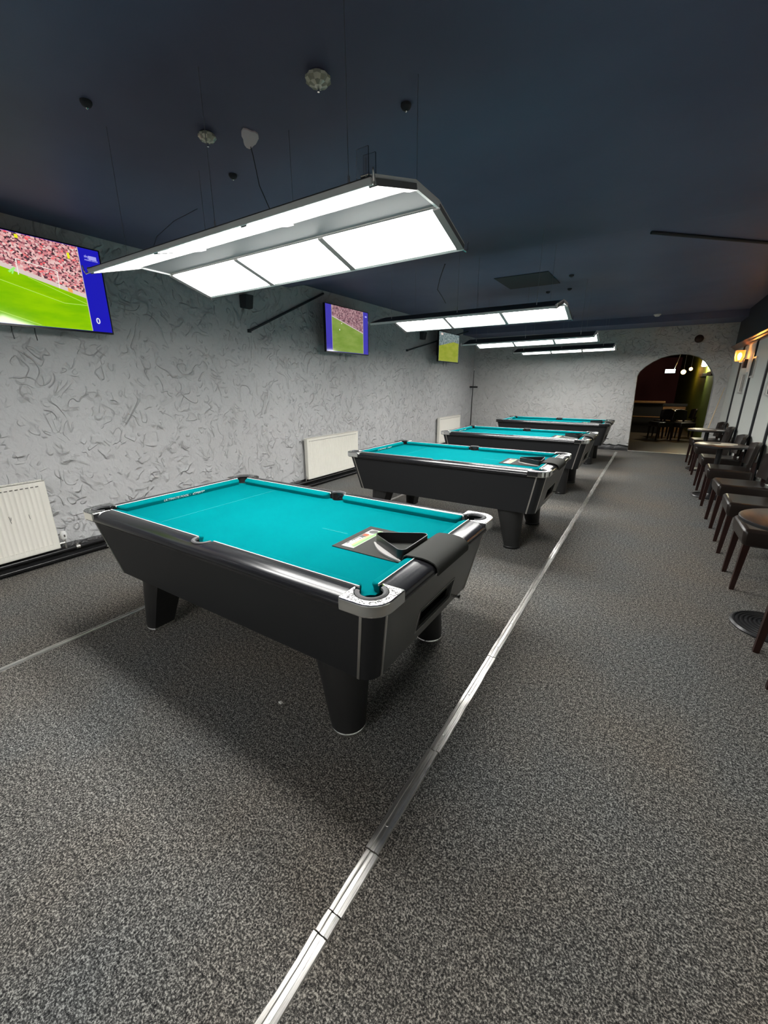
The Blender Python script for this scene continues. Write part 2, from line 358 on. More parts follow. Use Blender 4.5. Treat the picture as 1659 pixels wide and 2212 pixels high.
# floor strips
def floor_strip(x, cuts, wd, label):
    t = thing('carpet_strip', label, 'floor strip', (x, 0, 0))
    for i in range(len(cuts) - 1):
        a, b = cuts[i], cuts[i + 1]; dx = random.uniform(-.003, .003); h = .006 + .0015 * (i % 2)
        n = max(2, int((b - a) / .07)); rs = []
        for j in range(n + 1):
            y = a + .002 + (b - a - .004) * j / n; e = random.uniform(-.0012, .0012); d = dx + random.uniform(-.0012, .0012)
            hw = wd / 2
            rs.append([(d - hw + e, y, 0), (d - hw * .88 + e, y, h * .7), (d - hw * .36, y, h), (d - hw * .26, y, h * .55), (d + hw * .26, y, h * .55), (d + hw * .36, y, h), (d + hw * .88 - e, y, h * .7), (d + hw - e, y, 0)])
        s = part('segment', MB().rings(rs), 'strip', t, 30)
        for q in range(int((b - a) / .3)):
            y = a + .12 + q * .3 + random.uniform(-.04, .04)
            if y < 3.5 and y < b: part('screw', MB().lathe([(.0065, 0), (.0055, .0022), (.0015, .0016)], 10, (dx, y, h * .55)), 'alu', s, 40)
    return t
floor_strip(.2, [-2.3, -.56, -.50, -.30, .17, .92, 1.9, 2.55, 3.9, 5.7, 7.9, 9.75], .05, 'long scuffed silver strip beside the right ends of the pool tables')
floor_strip(-2.04, [-2.3, -.9, .6, 2.4, 4.4, 6.8, 9.6], .04, 'silver carpet strip crossing under the left legs of the pool tables')

# ------------------------------------------------------------------ pool tables
LX, LY, ZT, ZBED = .96, .503, .788, .748
CACHE = {}
def cm(key, f, mats, smooth=None):
    if key not in CACHE: CACHE[key] = fixn(f().mesh(key, mats, smooth))
    return CACHE[key]
RAILP = [(0, .786), (.004, ZT), (.03, ZT + .001), (.065, .784), (.09, .776), (.104, .764), (.108, .750), (.104, .738), (.085, .731), (0, .731)]
def rail_long(sy):
    xs = sorted(set([-.893 + i * 1.786 / 24 for i in range(25)] + [round(-.064 + i * .004, 4) for i in range(33)]))
    rs = []
    for x in xs:
        di = math.sqrt(max(0, .060 ** 2 - x * x)) - .010 if abs(x) < .060 else 0
        di = max(di, 0)
        rs.append([(x, sy * (LY + max(d, di)), z) for d, z in RAILP])
    return MB().rings(rs)
def rail_short(sx):
    return MB().rings([[(sx * (LX + d), y, z) for d, z in RAILP] for y in (-.437, -.2, 0, .2, .437)])
CUSH = [(0, .787), (-.012, .787), (-.030, .784), (-.043, .778), (-.047, .773), (-.047, .769), (-.038, .752), (-.038, ZBED - .002), (0, ZBED - .002)]
def cushion(x0, x1, along, sgn):
    n = 26; rs = []
    for i in range(n + 1):
        t = i / n; t = .5 - .5 * math.cos(PI * t); x = x0 + (x1 - x0) * t
        e = min(x - x0, x1 - x); kf = 1.0 if e > .035 else math.sqrt(max(0.0, 1 - (1 - e / .035) ** 2)) * .8 + .2
        kf = min(1.0, kf)
        r = []
        for d, z in CUSH:
            dd = d * kf
            r.append((x, sgn * (LY + dd), z) if along == 'x' else (sgn * (LX + dd), x, z))
        rs.append(r)
    return MB().rings(rs)
def bead(along, a, b, sgn):
    m_ = MB()
    if along == 'x': m_.box(a, b, min(sgn * (LY - .0012), sgn * (LY + .0025)), max(sgn * (LY - .0012), sgn * (LY + .0025)), .78, ZT + .002)
    else: m_.box(min(sgn * (LX - .0012), sgn * (LX + .0025)), max(sgn * (LX - .0012), sgn * (LX + .0025)), a, b, .78, ZT + .002)
    return m_
PC, PR = (.972, .515), .058     # corner pocket centre / radius
def casting(sx, sy):
    p = [(.893, LY), (.893, LY + .109)]
    ox, oy, R = LX + .109, LY + .109, .085
    for i in range(9):
        a = PI / 2 * i / 8; p.append((ox - R + R * math.sin(a), oy - R + R * math.cos(a)))
    p += [(LX + .109, .437), (LX, .437)]
    a0 = math.atan2(.445 - PC[1], LX - PC[0] + .0); a1 = math.atan2(LY - PC[1], .905 - PC[0])
    if a1 < 0: a1 += 2 * PI
    if a0 < 0: a0 += 2 * PI
    for i in range(13):      # around the back of the pocket
        a = a0 + (a1 - 2 * PI - a0 + 2 * PI if a1 > a0 else a1 - a0) * 0
    pts = []
    s0, s1 = math.radians(-78), math.radians(168)
    for i in range(15):
        a = s0 + (s1 - s0) * i / 14; pts.append((PC[0] + (PR + .004) * math.cos(a), PC[1] + (PR + .004) * math.sin(a)))
    p += pts
    m_ = MB().prism([(sx * x, sy * y) for x, y in p], .738, ZT + .002)
    m_.m = [1] * len(m_.m); m_.m[-1] = 0
    return m_
def liner(cx, cy, r, a0, a1, sx, sy, n=18):
    """flat grey collar round the back of a pocket"""
    rs = []
    for i in range(n + 1):
        a = a0 + (a1 - a0) * i / n; c, s = math.cos(a), math.sin(a)
        rs.append([(sx * (cx + q * c), sy * (cy + q * s), z) for q, z in ((r - .012, .780), (r - .011, .790), (r, .7935), (r + .006, .790), (r + .006, .778))])
    return MB().rings(rs)
def cup(cx, cy, r, a0, a1, sx, sy, n=18):
    rs = []
    for i in range(n + 1):
        a = a0 + (a1 - a0) * i / n; c, s = math.cos(a), math.sin(a)
        rs.append([(sx * (cx + q * c), sy * (cy + q * s), z) for q, z in ((r - .010, .722), (r - .010, .784), (r - .002, .784), (r - .002, .722))])
    m_ = MB().rings(rs)
    m_.lathe([(r - .012, .712), (r - .012, .722)], 20, (sx * cx, sy * cy, 0))
    return m_
def bed():
    out = []
    def arc(cx, cy, r, a0, a1, n=9): return [(cx + r * math.cos(a0 + (a1 - a0) * i / n), cy + r * math.sin(a0 + (a1 - a0) * i / n)) for i in range(n + 1)]
    X, Y, r = .957, .500, .050
    dx = math.acos((X - PC[0]) / r) if abs(X - PC[0]) < r else 0
    a_r = PI * 2 - math.acos((X - PC[0]) / r); a_t = math.asin((Y - PC[1]) / r)   # below-hit on x = X ; left-hit on y = Y
    c1 = arc(PC[0], PC[1], r, a_r, PI - a_t)          # corner +,+ traversed from the x = X side to the y = Y side through the inside
    mc, mr = .520, .045; h = math.sqrt(mr ** 2 - (mc - Y) ** 2)
    a0 = math.atan2(Y - mc, h); a1 = math.atan2(Y - mc, -h)
    mid = arc(0, mc, mr, a0, -PI - a1 + 0 if False else (a1 if a1 < a0 else a1 - 2 * PI))
    top = c1 + mid
    q = [(x, y) for x, y in c1]
    poly = q + mid + [(-x, y) for x, y in reversed(q)] + [(-x, -y) for x, y in q] + [(-x, -y) for x, y in mid] + [(x, -y) for x, y in reversed(q)]
    return MB().prism(poly, ZBED - .02, ZBED)
# cabinet: top and bottom half sizes and corner radius
CT, CB, ZC_T, ZC_B, CR = (1.036, .578), (.963, .505), .735, .376, .066
def cab_pt(hx, hy, sx, sy, a): return (sx * (hx - CR + CR * math.cos(a)), sy * (hy - CR + CR * math.sin(a)))
def side_panel(sy):
    return MB().rings([[(-(hx - CR), sy * hy, z), (hx - CR, sy * hy, z), (hx - CR, sy * (hy - .018), z), (-(hx - CR), sy * (hy - .018), z)] for (hx, hy), z in ((CB, ZC_B), (CT, ZC_T))])
def end_panel(sx):
    return MB().rings([[(sx * hx, -(hy - CR), z), (sx * hx, hy - CR, z), (sx * (hx - .018), hy - CR, z), (sx * (hx - .018), -(hy - CR), z)] for (hx, hy), z in ((CB, ZC_B), (CT, ZC_T))])
def end_panel_slot(sx):
    m_ = MB()
    def pt(y, t): hx = CB[0] + (CT[0] - CB[0]) * t; return (sx * hx, y, ZC_B + (ZC_T - ZC_B) * t)
    ylim = lambda t: CB[1] - CR + (CT[1] - CB[1]) * t
    t0, t1, ya, yb = .20, .43, -.16, .18
    def quad(a, b, c, d):
        q = [pt(*a), pt(*b), pt(*c), pt(*d)]; q2 = [(p[0] - sx * .018, p[1], p[2]) for p in q]
        m_.rings([q, q2])
    quad((-ylim(0), 0), (ylim(0), 0), (ylim(t0), t0), (-ylim(t0), t0))
    quad((-ylim(t1), t1), (ylim(t1), t1), (ylim(1), 1), (-ylim(1), 1))
    quad((-ylim(t0), t0), (ya, t0), (ya, t1), (-ylim(t1), t1)); quad((yb, t0), (ylim(t0), t0), (ylim(t1), t1), (yb, t1))
    return m_
def slot_frame(sx, grow, th):
    m_ = MB(); t0, t1, ya, yb = .20, .43, -.16, .18
    def pt(y, t, d): hx = CB[0] + (CT[0] - CB[0]) * t; return (sx * (hx + d), y, ZC_B + (ZC_T - ZC_B) * t)
    g = grow
    o_ = [(ya - g, t0 - g * 2.7), (yb + g, t0 - g * 2.7), (yb + g, t1 + g * 2.7), (ya - g, t1 + g * 2.7)]
    i_ = [(ya - g + th, t0 - (g - th) * 2.7), (yb + g - th, t0 - (g - th) * 2.7), (yb + g - th, t1 + (g - th) * 2.7), (ya - g + th, t1 + (g - th) * 2.7)]
    rs = []
    for a, b in zip(o_, i_): rs.append([pt(*a, -.002), pt(*a, .003), pt(*b, .003), pt(*b, -.002)])
    return m_.rings(rs, loop=True)
def slot_box(sx):
    t0, t1, ya, yb = .18, .45, -.17, .19
    hx0 = CB[0] + (CT[0] - CB[0]) * .2 - .016
    z0, z1 = ZC_B + (ZC_T - ZC_B) * t0, ZC_B + (ZC_T - ZC_B) * t1
    m_ = MB(); X0, X1 = sx * (hx0 - .16), sx * hx0
    m_.add([(X0, ya, z0), (X0, yb, z0), (X0, yb, z1), (X0, ya, z1), (X1, ya, z0), (X1, yb, z0), (X1, yb, z1), (X1, ya, z1)], [(0, 1, 2, 3), (0, 1, 5, 4), (3, 2, 6, 7), (0, 3, 7, 4), (1, 2, 6, 5)])
    return m_
def corner_post(sx, sy):
    rs = []
    for (hx, hy), z in ((CB, ZC_B), (CT, ZC_T)):
        rs.append([(*cab_pt(hx, hy, sx, sy, PI / 2 * i / 8), z) for i in range(9)] + [(sx * (hx - CR), sy * (hy - CR), z)])
    return MB().rings(rs)
def trim(sx, sy, which):
    rs = []
    for (hx, hy), z in ((CB, ZC_B - .001), (CT, ZC_T)):
        w_ = .006
        if which == 'x': c = [(hx - CR - w_, hy + .0035), (hx - CR + w_, hy + .0035), (hx - CR + w_, hy - .004), (hx - CR - w_, hy - .004)]
        else: c = [(hx + .0035, hy - CR - w_), (hx + .0035, hy - CR + w_), (hx - .004, hy - CR + w_), (hx - .004, hy - CR - w_)]
        rs.append([(sx * x, sy * y, z) for x, y in c])
    return MB().rings(rs)
def leg_mesh(sx, sy):
    rs = []
    for z, cx, cy, rx, ry in ((.022, .765, .410, .080, .080), (.12, .748, .398, .096, .090), (.25, .727, .382, .118, .102), (.40, .700, .362, .145, .115)):
        cut = -rx * .62; r = []
        for i in range(28):
            a = 2 * PI * i / 28; x = max(cut, rx * math.cos(a)); y = ry * math.sin(a); r.append((sx * (cx + x), sy * (cy + y), z))
        rs.append(r)
    return MB().rings(rs)
def leg_ring(sx, sy):
    rs = []
    for z, rr in ((0.0, .080), (.006, .085), (.018, .085), (.024, .081)):
        r = []
        for i in range(28):
            a = 2 * PI * i / 28; r.append((sx * (.765 + max(-.053, rr * math.cos(a))), sy * (.410 + rr * math.sin(a)), z))
        rs.append(r)
    return MB().rings(rs)
def mat_path(m_):
    # profile in x,z of the black mat, from the bed over the end rail
    return [(.512, ZBED + .0012), (.56, ZBED + .0012), (.70, ZBED + .0012), (.86, ZBED + .0012), (.895, ZBED + .004), (.905, .765), (.912, .783), (.925, .7905), (.96, .7935), (1.0, .795), (1.03, .791), (1.055, .783), (1.069, .769), (1.073, .752), (1.071, .738)]
def table_mat_mesh():
    pth = mat_path(0); rs = []
    for i, (x, z) in enumerate(pth):
        a = pth[max(i - 1, 0)]; b = pth[min(i + 1, len(pth) - 1)]; d = Vector((b[0] - a[0], b[1] - a[1])).normalized(); nx, nz = -d.y, d.x
        th = .003 if x < .9 else .006
        rs.append([(x, -.178, z), (x, .155, z), (x + nx * th, .155, z + nz * th), (x + nx * th, -.178, z + nz * th)])
    return MB().rings(rs)
def rack_mesh():
    """rounded triangle wall, side .27, one corner to -x"""
    def rounded(s, r):
        c = [(-.577 * s, 0), (.289 * s, -.5 * s), (.289 * s, .5 * s)]; out = []
        ic = [(-.577 * s + 2 * r, 0), (.289 * s - r, -.5 * s + r * 1.732), (.289 * s - r, .5 * s - r * 1.732)]
        an = [(math.radians(120), math.radians(240)), (math.radians(240), math.radians(360)), (0, math.radians(120))]
        for (x, y), (a, b) in zip(ic, an):
            for i in range(7): t = a + (b - a) * i / 6; out.append((x + r * math.cos(t), y + r * math.sin(t)))
        return out
    o_ = rounded(.285, .026); i_ = rounded(.270, .021)
    return MB().rings([[(x, y, 0) for x, y in o_], [(x, y, .052) for x, y in o_], [(x, y, .054) for x, y in o_], [(x, y, .054) for x, y in i_], [(x, y, 0) for x, y in i_]], cap=False, loop=True)
def rack_flange():
    # flat handle flange along the near side (between the -x corner and the +x,-y corner)
    a, b = Vector((-.150, -.012)), Vector((.072, -.140)); d = (b - a); nrm = Vector((d.y, -d.x)).normalized()
    if nrm.y > 0: nrm = -nrm
    out = [a + d * (i / 12) + nrm * .026 * math.sin(PI * i / 12) for i in range(13)]
    inn = [a + d * (i / 12) - nrm * .006 for i in range(12, -1, -1)]
    return MB().prism([(p.x, p.y) for p in out + inn], .001, .009)

TABLES = [(-.96, .503, 'nearest black pool table with turquoise cloth, under the closest lamp', 0),
          (-.96 + .001, .503 + 2.58, 'second nearest black pool table with turquoise cloth and silver corners', 1),
          (-.96 + .009, .503 + 4.996, 'third pool table from the front, its left end before the third radiator', 2),
          (-.96 + .026, .503 + 7.676, 'farthest pool table, plain dark corners without silver castings', 3)]
txt1 = text_mesh('cushion_lettering', 'ULTIMATE POOL \u00b7', .0235, 'white', 0.08)
txt2 = text_mesh('cushion_logo', 'CPBPP', .0235, 'white', 0.42)
for tx, ty, lab, ti in TABLES:
    T = thing('pool_table', lab, 'pool table', (tx, ty, 0), group='pool tables in a row')
    plain = ti == 3
    P = lambda name, key, f, mt, sm=None, par=T, bev=None, seg=2: obj(name, cm(key, f, mt, sm), par, bevel=bev, seg=seg)
    b = P('cloth_bed', 'bed', bed, 'cloth')
    P('baulk_line', 'baulk', lambda: MB().box(-.5485, -.5455, -.455, .455, ZBED, ZBED + .0006), 'clothline', par=b)
    P('spot_line', 'spotline', lambda: MB().box(.30, .47, -.0016, .0016, ZBED, ZBED + .0006), 'clothline', par=b)
    for s in (-1, 1):
        P('side_panel', 'side%d' % s, lambda: side_panel(s), 'black', bev=.002)
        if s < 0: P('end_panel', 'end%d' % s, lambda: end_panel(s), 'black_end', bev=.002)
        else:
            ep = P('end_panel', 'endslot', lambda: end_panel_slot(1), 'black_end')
            P('return_slot', 'slotbox', lambda: slot_box(1), 'void', par=ep)
            P('slot_trim', 'slotf1', lambda: slot_frame(1, .022, .003), 'alu', par=ep)
            P('slot_trim', 'slotf2', lambda: slot_frame(1, .010, .003), 'rubber', par=ep)
            P('lever', 'lever', lambda: MB().tube([(.975, .222, .437), (1.02, .222, .437)], .006, 10).tube([(1.02, .222, .437), (1.028, .222, .437)], .011, 10).tube([(1.004, .222, .437), (1.01, .222, .437)], .010, 10), 'chrome', 40, par=ep)
        P('rail', 'railL%d' % s, lambda: rail_long(s), 'rail', 35)
        P('rail', 'railS%d' % s, lambda: rail_short(s), 'rail_end', 35)
        for q in (-1, 1):
            x0, x1 = (.062, .905) if q > 0 else (-.905, -.062)
            c = P('cushion', 'cushL%d%d' % (s, q), lambda: cushion(x0, x1, 'x', s), 'cloth', 40)
            P('white_bead', 'beadL%d%d' % (s, q), lambda: bead('x', x0 - .002, x1 + .006, s), 'white', par=c)
        c = P('cushion', 'cushS%d' % s, lambda: cushion(-.448, .448, 'y', s), 'cloth', 40)
        P('white_bead', 'beadS%d' % s, lambda: bead('y', -.452, .452, s), 'white', par=c)
        if s < 0:
            R_ = Matrix(((0, 0, 1), (1, 0, 0), (0, 1, 0)))   # text x -> +y, text y -> +z, normal -> +x
            for me, y, wd in ((txt1, -.178, .192), (txt2, .028, .098)):
                o = obj('lettering', me, c, (-LX + .0396, y, .7525)); e = (R_ @ Matrix.Rotation(math.radians(27.9), 3, 'X')).to_euler(); o.rotation_euler = e; o.scale = (wd / max(v_.co.x for v_ in me.vertices), 1, 1)
        p = P('pocket', 'midcup%d' % s, lambda: cup(0, .517, .052, math.radians(-8), math.radians(188), 1, s), 'void', 40)
        P('pocket_liner', 'midlin%d' % s, lambda: liner(0, .512, .052, math.radians(2), math.radians(178), 1, s), 'rubber', 40, par=p)
        for q in (-1, 1):
            p = P('pocket', 'cup%d%d' % (s, q), lambda: cup(PC[0], PC[1], PR + .004, math.radians(-75), math.radians(165), s, q), 'void', 40)
            P('pocket_liner', 'lin%d%d' % (s, q), lambda: liner(PC[0], PC[1], PR - .003, math.radians(-72), math.radians(162), s, q), 'rubber', 40, par=p)
            P('corner_casting', 'cast%d%d%d' % (s, q, plain), lambda: casting(s, q), 'rail' if plain else ['cast', 'chrome'], None, bev=.007, seg=3)
            cp = P('corner_post', 'post%d%d' % (s, q), lambda: corner_post(s, q), 'black', 40)
            if not plain:
                P('trim_strip', 'trx%d%d' % (s, q), lambda: trim(s, q, 'x'), 'alu', par=cp)
                P('trim_strip', 'try%d%d' % (s, q), lambda: trim(s, q, 'y'), 'alu', par=cp)
            lg = P('leg', 'leg%d%d' % (s, q), lambda: leg_mesh(s, q), 'leg', 40)
            P('foot_ring', 'ring%d%d%d' % (s, q, ti == 0), lambda: leg_ring(s, q), 'chrome' if ti == 0 else 'blkplastic', 40, par=lg)
    P('base_board', 'base', lambda: MB().box(-.92, .92, -.46, .46, ZC_B + .003, ZC_B + .018), 'black')
    P('slate', 'slate', lambda: MB().box(-.90, .90, -.44, .44, ZBED - .05, ZBED - .021), 'void')
    # black mat over the end of the table and the ball rack on it
    which = ('nearest', 'second', 'third', 'farthest')[ti]
    mt_ = thing('table_mat', 'black mat over the right end rail of the %s pool table' % which, 'mat', (tx, ty, 0), group='black mats on the pool tables')
    P('mat_sheet', 'matsheet', table_mat_mesh, 'feltmat', 50, par=mt_)
    zt = ZBED + .0045
    stk = P('sticker', 'stk0', lambda: MB().box(.548, .620, -.150, .115, zt, zt + .0005), 'stk_base', par=mt_)
    P('sticker_band', 'stk1', lambda: MB().box(.550, .578, -.125, .045, zt + .0005, zt + .0008), 'stk_grey', par=stk)
    P('sticker_band', 'stk2', lambda: MB().box(.598, .616, -.135, .112, zt + .0005, zt + .0008), 'stk_green', par=stk)
    P('sticker_band', 'stk3', lambda: MB().box(.585, .596, -.125, .045, zt + .0005, zt + .0008), 'stk_yel', par=stk)
    P('sticker_badge', 'stk4', lambda: MB().lathe([(.024, 0), (.024, .0006)], 20, (.579, .085, zt + .0005)).box(.555, .582, .0, .02, zt + .0005, zt + .001), 'stk_red' if ti == 9 else 'stk_grey', par=stk)
    P('sticker_badge', 'stk5', lambda: MB().box(.556, .584, .012, .040, zt + .0008, zt + .0012), 'stk_red', par=stk)
    if 'st_t' not in CACHE: CACHE['st_t'] = text_mesh('sticker_lettering', 'baliners', .036, 'white', .15)
    o = obj('sticker_lettering', CACHE['st_t'], stk, (.584, -.128, zt + .0012), (0, 0, PI / 2))
    rk_lab = ('black triangle ball rack lying on the mat of the nearest pool table', 'black triangle ball rack on the mat of the second pool table', 'black triangle ball rack on the mat of the third pool table', 'black triangle ball rack on the mat of the farthest pool table')[ti]
    rot = (0.0, .06, -.10, .05)[ti]
    tilt = (0, .0, .0, 0)[ti]
    R = thing('ball_rack', rk_lab, 'ball rack', (tx + .822 - .002 * ti, ty - .040, ZBED + .0055), (0, tilt, rot), group='ball racks on the pool tables')
    P('triangle', 'tri', rack_mesh, 'blkplastic', 40, par=R)
    P('flange', 'flange', rack_flange, 'greyflange', par=R)

# ------------------------------------------------------------------ lamps over the tables
def strip_between(p, q, wv, th, up_):
    """flat bar from p to q: width vector wv, thickness along up_"""
    p, q, wv, up_ = map(Vector, (p, q, wv, up_)); m_ = MB()
    m_.rings([[c - wv, c + wv, c + wv + up_ * th, c - wv + up_ * th] for c in (p, q)]); return m_
def lamp(label, x, y, z, tilt, yaw, rollx, L=1.80, w_=.368, c_=.093, h=.079, wires=True, zc=ZC1, detail=True):
    T = thing('billiard_lamp', label, 'ceiling lamp', (x, y, z), group='long lamps hung over the pool tables')
    T.rotation_mode = 'QUATERNION'
    from mathutils import Quaternion
    T.rotation_quaternion = Quaternion((0, 0, 1), yaw) @ Quaternion((0, 1, 0), -tilt) @ Quaternion((1, 0, 0), rollx)
    hl = L / 2
    for s in (-1, 1):
        A = Vector((0, s * w_, 0)); B = Vector((0, s * c_, h)); d = (B - A).normalized(); nrm = Vector((0, -s * (h), -(w_ - c_))).normalized()   # downwards-inwards normal
        wl = (B - A).length
        def bar(name, x0, x1, t0, t1, off, th, mt_, par=T, bev=None):
            mb_ = MB(); P4 = []
            for xx in (x0, x1):
                P4.append([Vector((xx, 0, 0)) + A + d * t0 - nrm * off, Vector((xx, 0, 0)) + A + d * t1 - nrm * off, Vector((xx, 0, 0)) + A + d * t1 - nrm * (off + th), Vector((xx, 0, 0)) + A + d * t0 - nrm * (off + th)])
            mb_.rings(P4); return part(name, mb_, mt_, par, bevel=bev)
        wing = bar('wing_shell', -hl, hl, -.004, wl + .002, .013, .006, 'shell')
        for i in range(3):
            x0 = -hl + .012 + i * (L - .024) / 3 + .010; x1 = -hl + .012 + (i + 1) * (L - .024) / 3 - .010
            bar('light_panel', x0, x1, .014, wl - .006, .006, .006, 'panel', wing)
        bar('frame_bar', -hl, hl, -.006, .014, -.004, .02, 'lip', wing, .002)
        bar('frame_bar', -hl, hl, wl - .006, wl + .003, -.001, .012, 'frame', wing)
        for i in range(4):
            xx = -hl + .006 + i * (L - .012) / 3
            bar('frame_bar', xx - .016, xx + .016, .010, wl - .004, -.008, .020, 'frame', wing)
    part('centre_plate', MB().box(-hl, hl, -c_, c_, h + .004, h + .012), 'plate', T)
    part('top_shell', MB().box(-hl, hl, -c_ - .004, c_ + .004, h + .012, h + .018), 'shell', T)
    for s in (-1, 1):
        prof = [(-w_, -.004), (-c_, h - .003), (c_, h - .003), (w_, -.004), (w_ + .006, .022), (c_ + .003, h + .024), (-c_ - .003, h + .024), (-w_ - .006, .022)]
        part('end_profile', MB().rings([[(s * hl + e, yy, zz) for yy, zz in prof] for e in (-.005, .006)]), 'lip', T)
        for q in (-1, 1):
            part('corner_clip', MB().tube([(s * hl, q * w_, .0), (s * (hl + .012), q * (w_ + .012), -.008), (s * (hl + .016), q * (w_ + .018), .006), (s * (hl + .016), q * (w_ + .022), .03)], .004, 6), 'chrome', T, 50)
    # suspension wires up to the ceiling
    for xx in (-.72, 0.0, .72):
        for s in (-1, 1):
            part('suspension_wire', MB().tube([(xx, s * .25, .055), (xx, s * .25, zc - z)], .0012, 5), 'wire', T)
            part('wire_grip', MB().tube([(xx, s * .25, .05), (xx, s * .25, .10)], .004, 6), 'alu', T, 40)
    if detail:
        b = part('hook_bracket', MB().box(hl - .06, hl - .015, -w_ + .00, -w_ + .004, .02, .10).box(hl - .06, hl - .015, -w_ + .04, -w_ + .044, .02, .10), 'clear', T)
        part('hook_bolt', MB().tube([(hl - .037, -w_ + .02, .02), (hl - .037, -w_ + .02, .08)], .003, 6).tube([(hl - .055, -w_ + .02, .035), (hl - .02, -w_ + .02, .035)], .005, 6), 'chrome', b)
        part('lead', MB().tube([(-.36, -.33, .03), (-.36, -.30, .09), (-.33, -.22, .17), (-.28, -.12, .24)], .0015, 5), 'wire', T)
    return T
lamp('closest long lamp with six bright panels above the nearest pool table', -.972, .504, 2.071, .012, .009, -.007, 1.791)
lamp('second lamp from the front, in front of the second wall screen', -.934, 3.088, 2.084, .001, .001, .003, zc=ZC1, detail=False)
lamp('third lamp from the front, upper one of the two far lamps', -.930, 5.53, 2.066, .012, .012, .01, 1.78, zc=ZC2, detail=False)
lamp('farthest lamp, lowest in the picture, before the end wall', -.921, 8.19, 2.107, .014, .006, .012, 1.785, zc=ZC2, detail=False)

lamp('unseen inferred lamp, hanging behind the camera out of the picture', -.95, -3.05, 2.08, 0, 0, 0, detail=False)  # unseen lamp inferred from the nearest table's pale shadow, placed to lighten it

# ------------------------------------------------------------------ radiators
def radiator(yc, label, ln=1.25, valve=True, scuffs=False):
    T = thing('radiator', label, 'radiator', (XW, yc, .14), group='cream panel radiators on the left wall')
    hy, H, xf, xb = ln / 2, .60, .10, .045
    pitch = .0335; nr = int((ln - .05) / pitch); y0 = -nr * pitch / 2
    # fluted front: rows in z, columns in y
    zs = [0, .035, .045, .06, .30, .54, .555, .565, .60]; amp = [0, 0, .6, 1, 1, 1, .6, 0, 0]
    ys = [-hy]; off = [0]
    for i in range(nr):
        for t, o in ((.0, 0), (.12, -.001), (.25, -.006), (.75, -.006), (.88, -.001)): ys.append(y0 + (i + t) * pitch); off.append(o)
    ys += [y0 + nr * pitch, hy]; off += [0, 0]
    v = []; f = []; n = len(ys)
    for z, a in zip(zs, amp):
        for y, o in zip(ys, off): v.append((xf + o * a, y, z))
    for i in range(len(zs) - 1):
        for j in range(n - 1): f.append((i * n + j, i * n + j + 1, (i + 1) * n + j + 1, (i + 1) * n + j))
    fp = part('front_panel', MB().add(v, f), 'rad', T, 50)
    mb = MB(); mb2 = MB()
    for i in range(nr):
        yy = y0 + (i + .5) * pitch
        mb.box(xf - .001, xf + .0012, yy - .010, yy + .010, .556, .562)
        mb2.rings([[(xf - .004 + .006 * math.cos(a) * (0 if e else 1), yy + .011 * math.cos(b_), .047 + .006 * math.sin(b_)) for b_ in [2 * PI * q / 8 for q in range(8)]] for e, a in ((0, PI / 2), (1, 0))]) if False else mb2.box(xf - .002, xf + .003, yy - .010, yy + .010, .042, .050)
    o = part('slot_row', mb, 'raddark', fp); o['kind'] = 'stuff'
    o = part('emboss_row', mb2, 'rad', fp, bevel=.002); o['kind'] = 'stuff'
    part('side_cover', MB().box(xb, xf, -hy - .003, -hy + .001, 0, H), 'rad', T); part('side_cover', MB().box(xb, xf, hy - .001, hy + .003, 0, H), 'rad', T)
    g = MB().box(xb, xb + .006, -hy, hy, H - .004, H + .003).box(xf - .006, xf, -hy, hy, H - .004, H + .003)
    for i in range(60): yy = -hy + (i + .5) * ln / 60; g.box(xb, xf, yy - .004, yy + .004, H - .004, H)
    part('top_grille', g, 'rad', T)
    part('back_panel', MB().box(xb - .003, xb, -hy, hy, .01, H - .01), 'rad', T)
    part('bottom_edge', MB().box(xb, xf, -hy, hy, -.002, .003), 'rad', T)
    for s in (-1, 1): part('wall_bracket', MB().box(0, xb, s * hy * .7 - .015, s * hy * .7 + .015, .08, .52), 'rad', T)
    if valve:
        vv = part('thermostat_valve', MB().lathe([(.012, .0), (.019, .006), (.024, .014), (.024, .055), (.021, .072), (.014, .078)], 16, (.072, hy + .05, .055)), 'white', T, 40)
        part('valve_body', MB().tube([(.072, hy + .05, .055), (.072, hy + .05, -.023)], .008, 8).tube([(.072, hy, .03), (.072, hy + .05, .03)], .010, 8), 'alu', T, 40)
        part('valve_window', MB().box(.093, .0975, hy + .044, hy + .056, .085, .105), 'raddark', vv)
    part('lockshield', MB().tube([(.072, -hy - .03, .06), (.072, -hy - .03, -.023)], .008, 8).tube([(.072, -hy, .03), (.072, -hy - .03, .03)], .010, 8), 'alu', T, 40)
    if scuffs:
        mb = MB()
        for yy, z0, z1, dy in ((.345, .30, .36, -.006), (.357, .325, .35, .004), (.470, .305, .345, -.003)):
            mb.add([(xf + .0008, yy, z1), (xf + .0008, yy + .003, z1), (xf + .0008, yy - dy + .003, z0), (xf + .0008, yy - dy, z0)], [(0, 1, 2, 3)])
        part('scuff_mark', mb, 'scuff', T)
    return T
radiator(-.435, 'cream radiator with two dark scuffs, cut by the left picture edge', scuffs=True)
radiator(3.98, 'cream radiator behind the left end of the second pool table')
radiator(8.48, 'far cream radiator behind the left end of the third pool table')

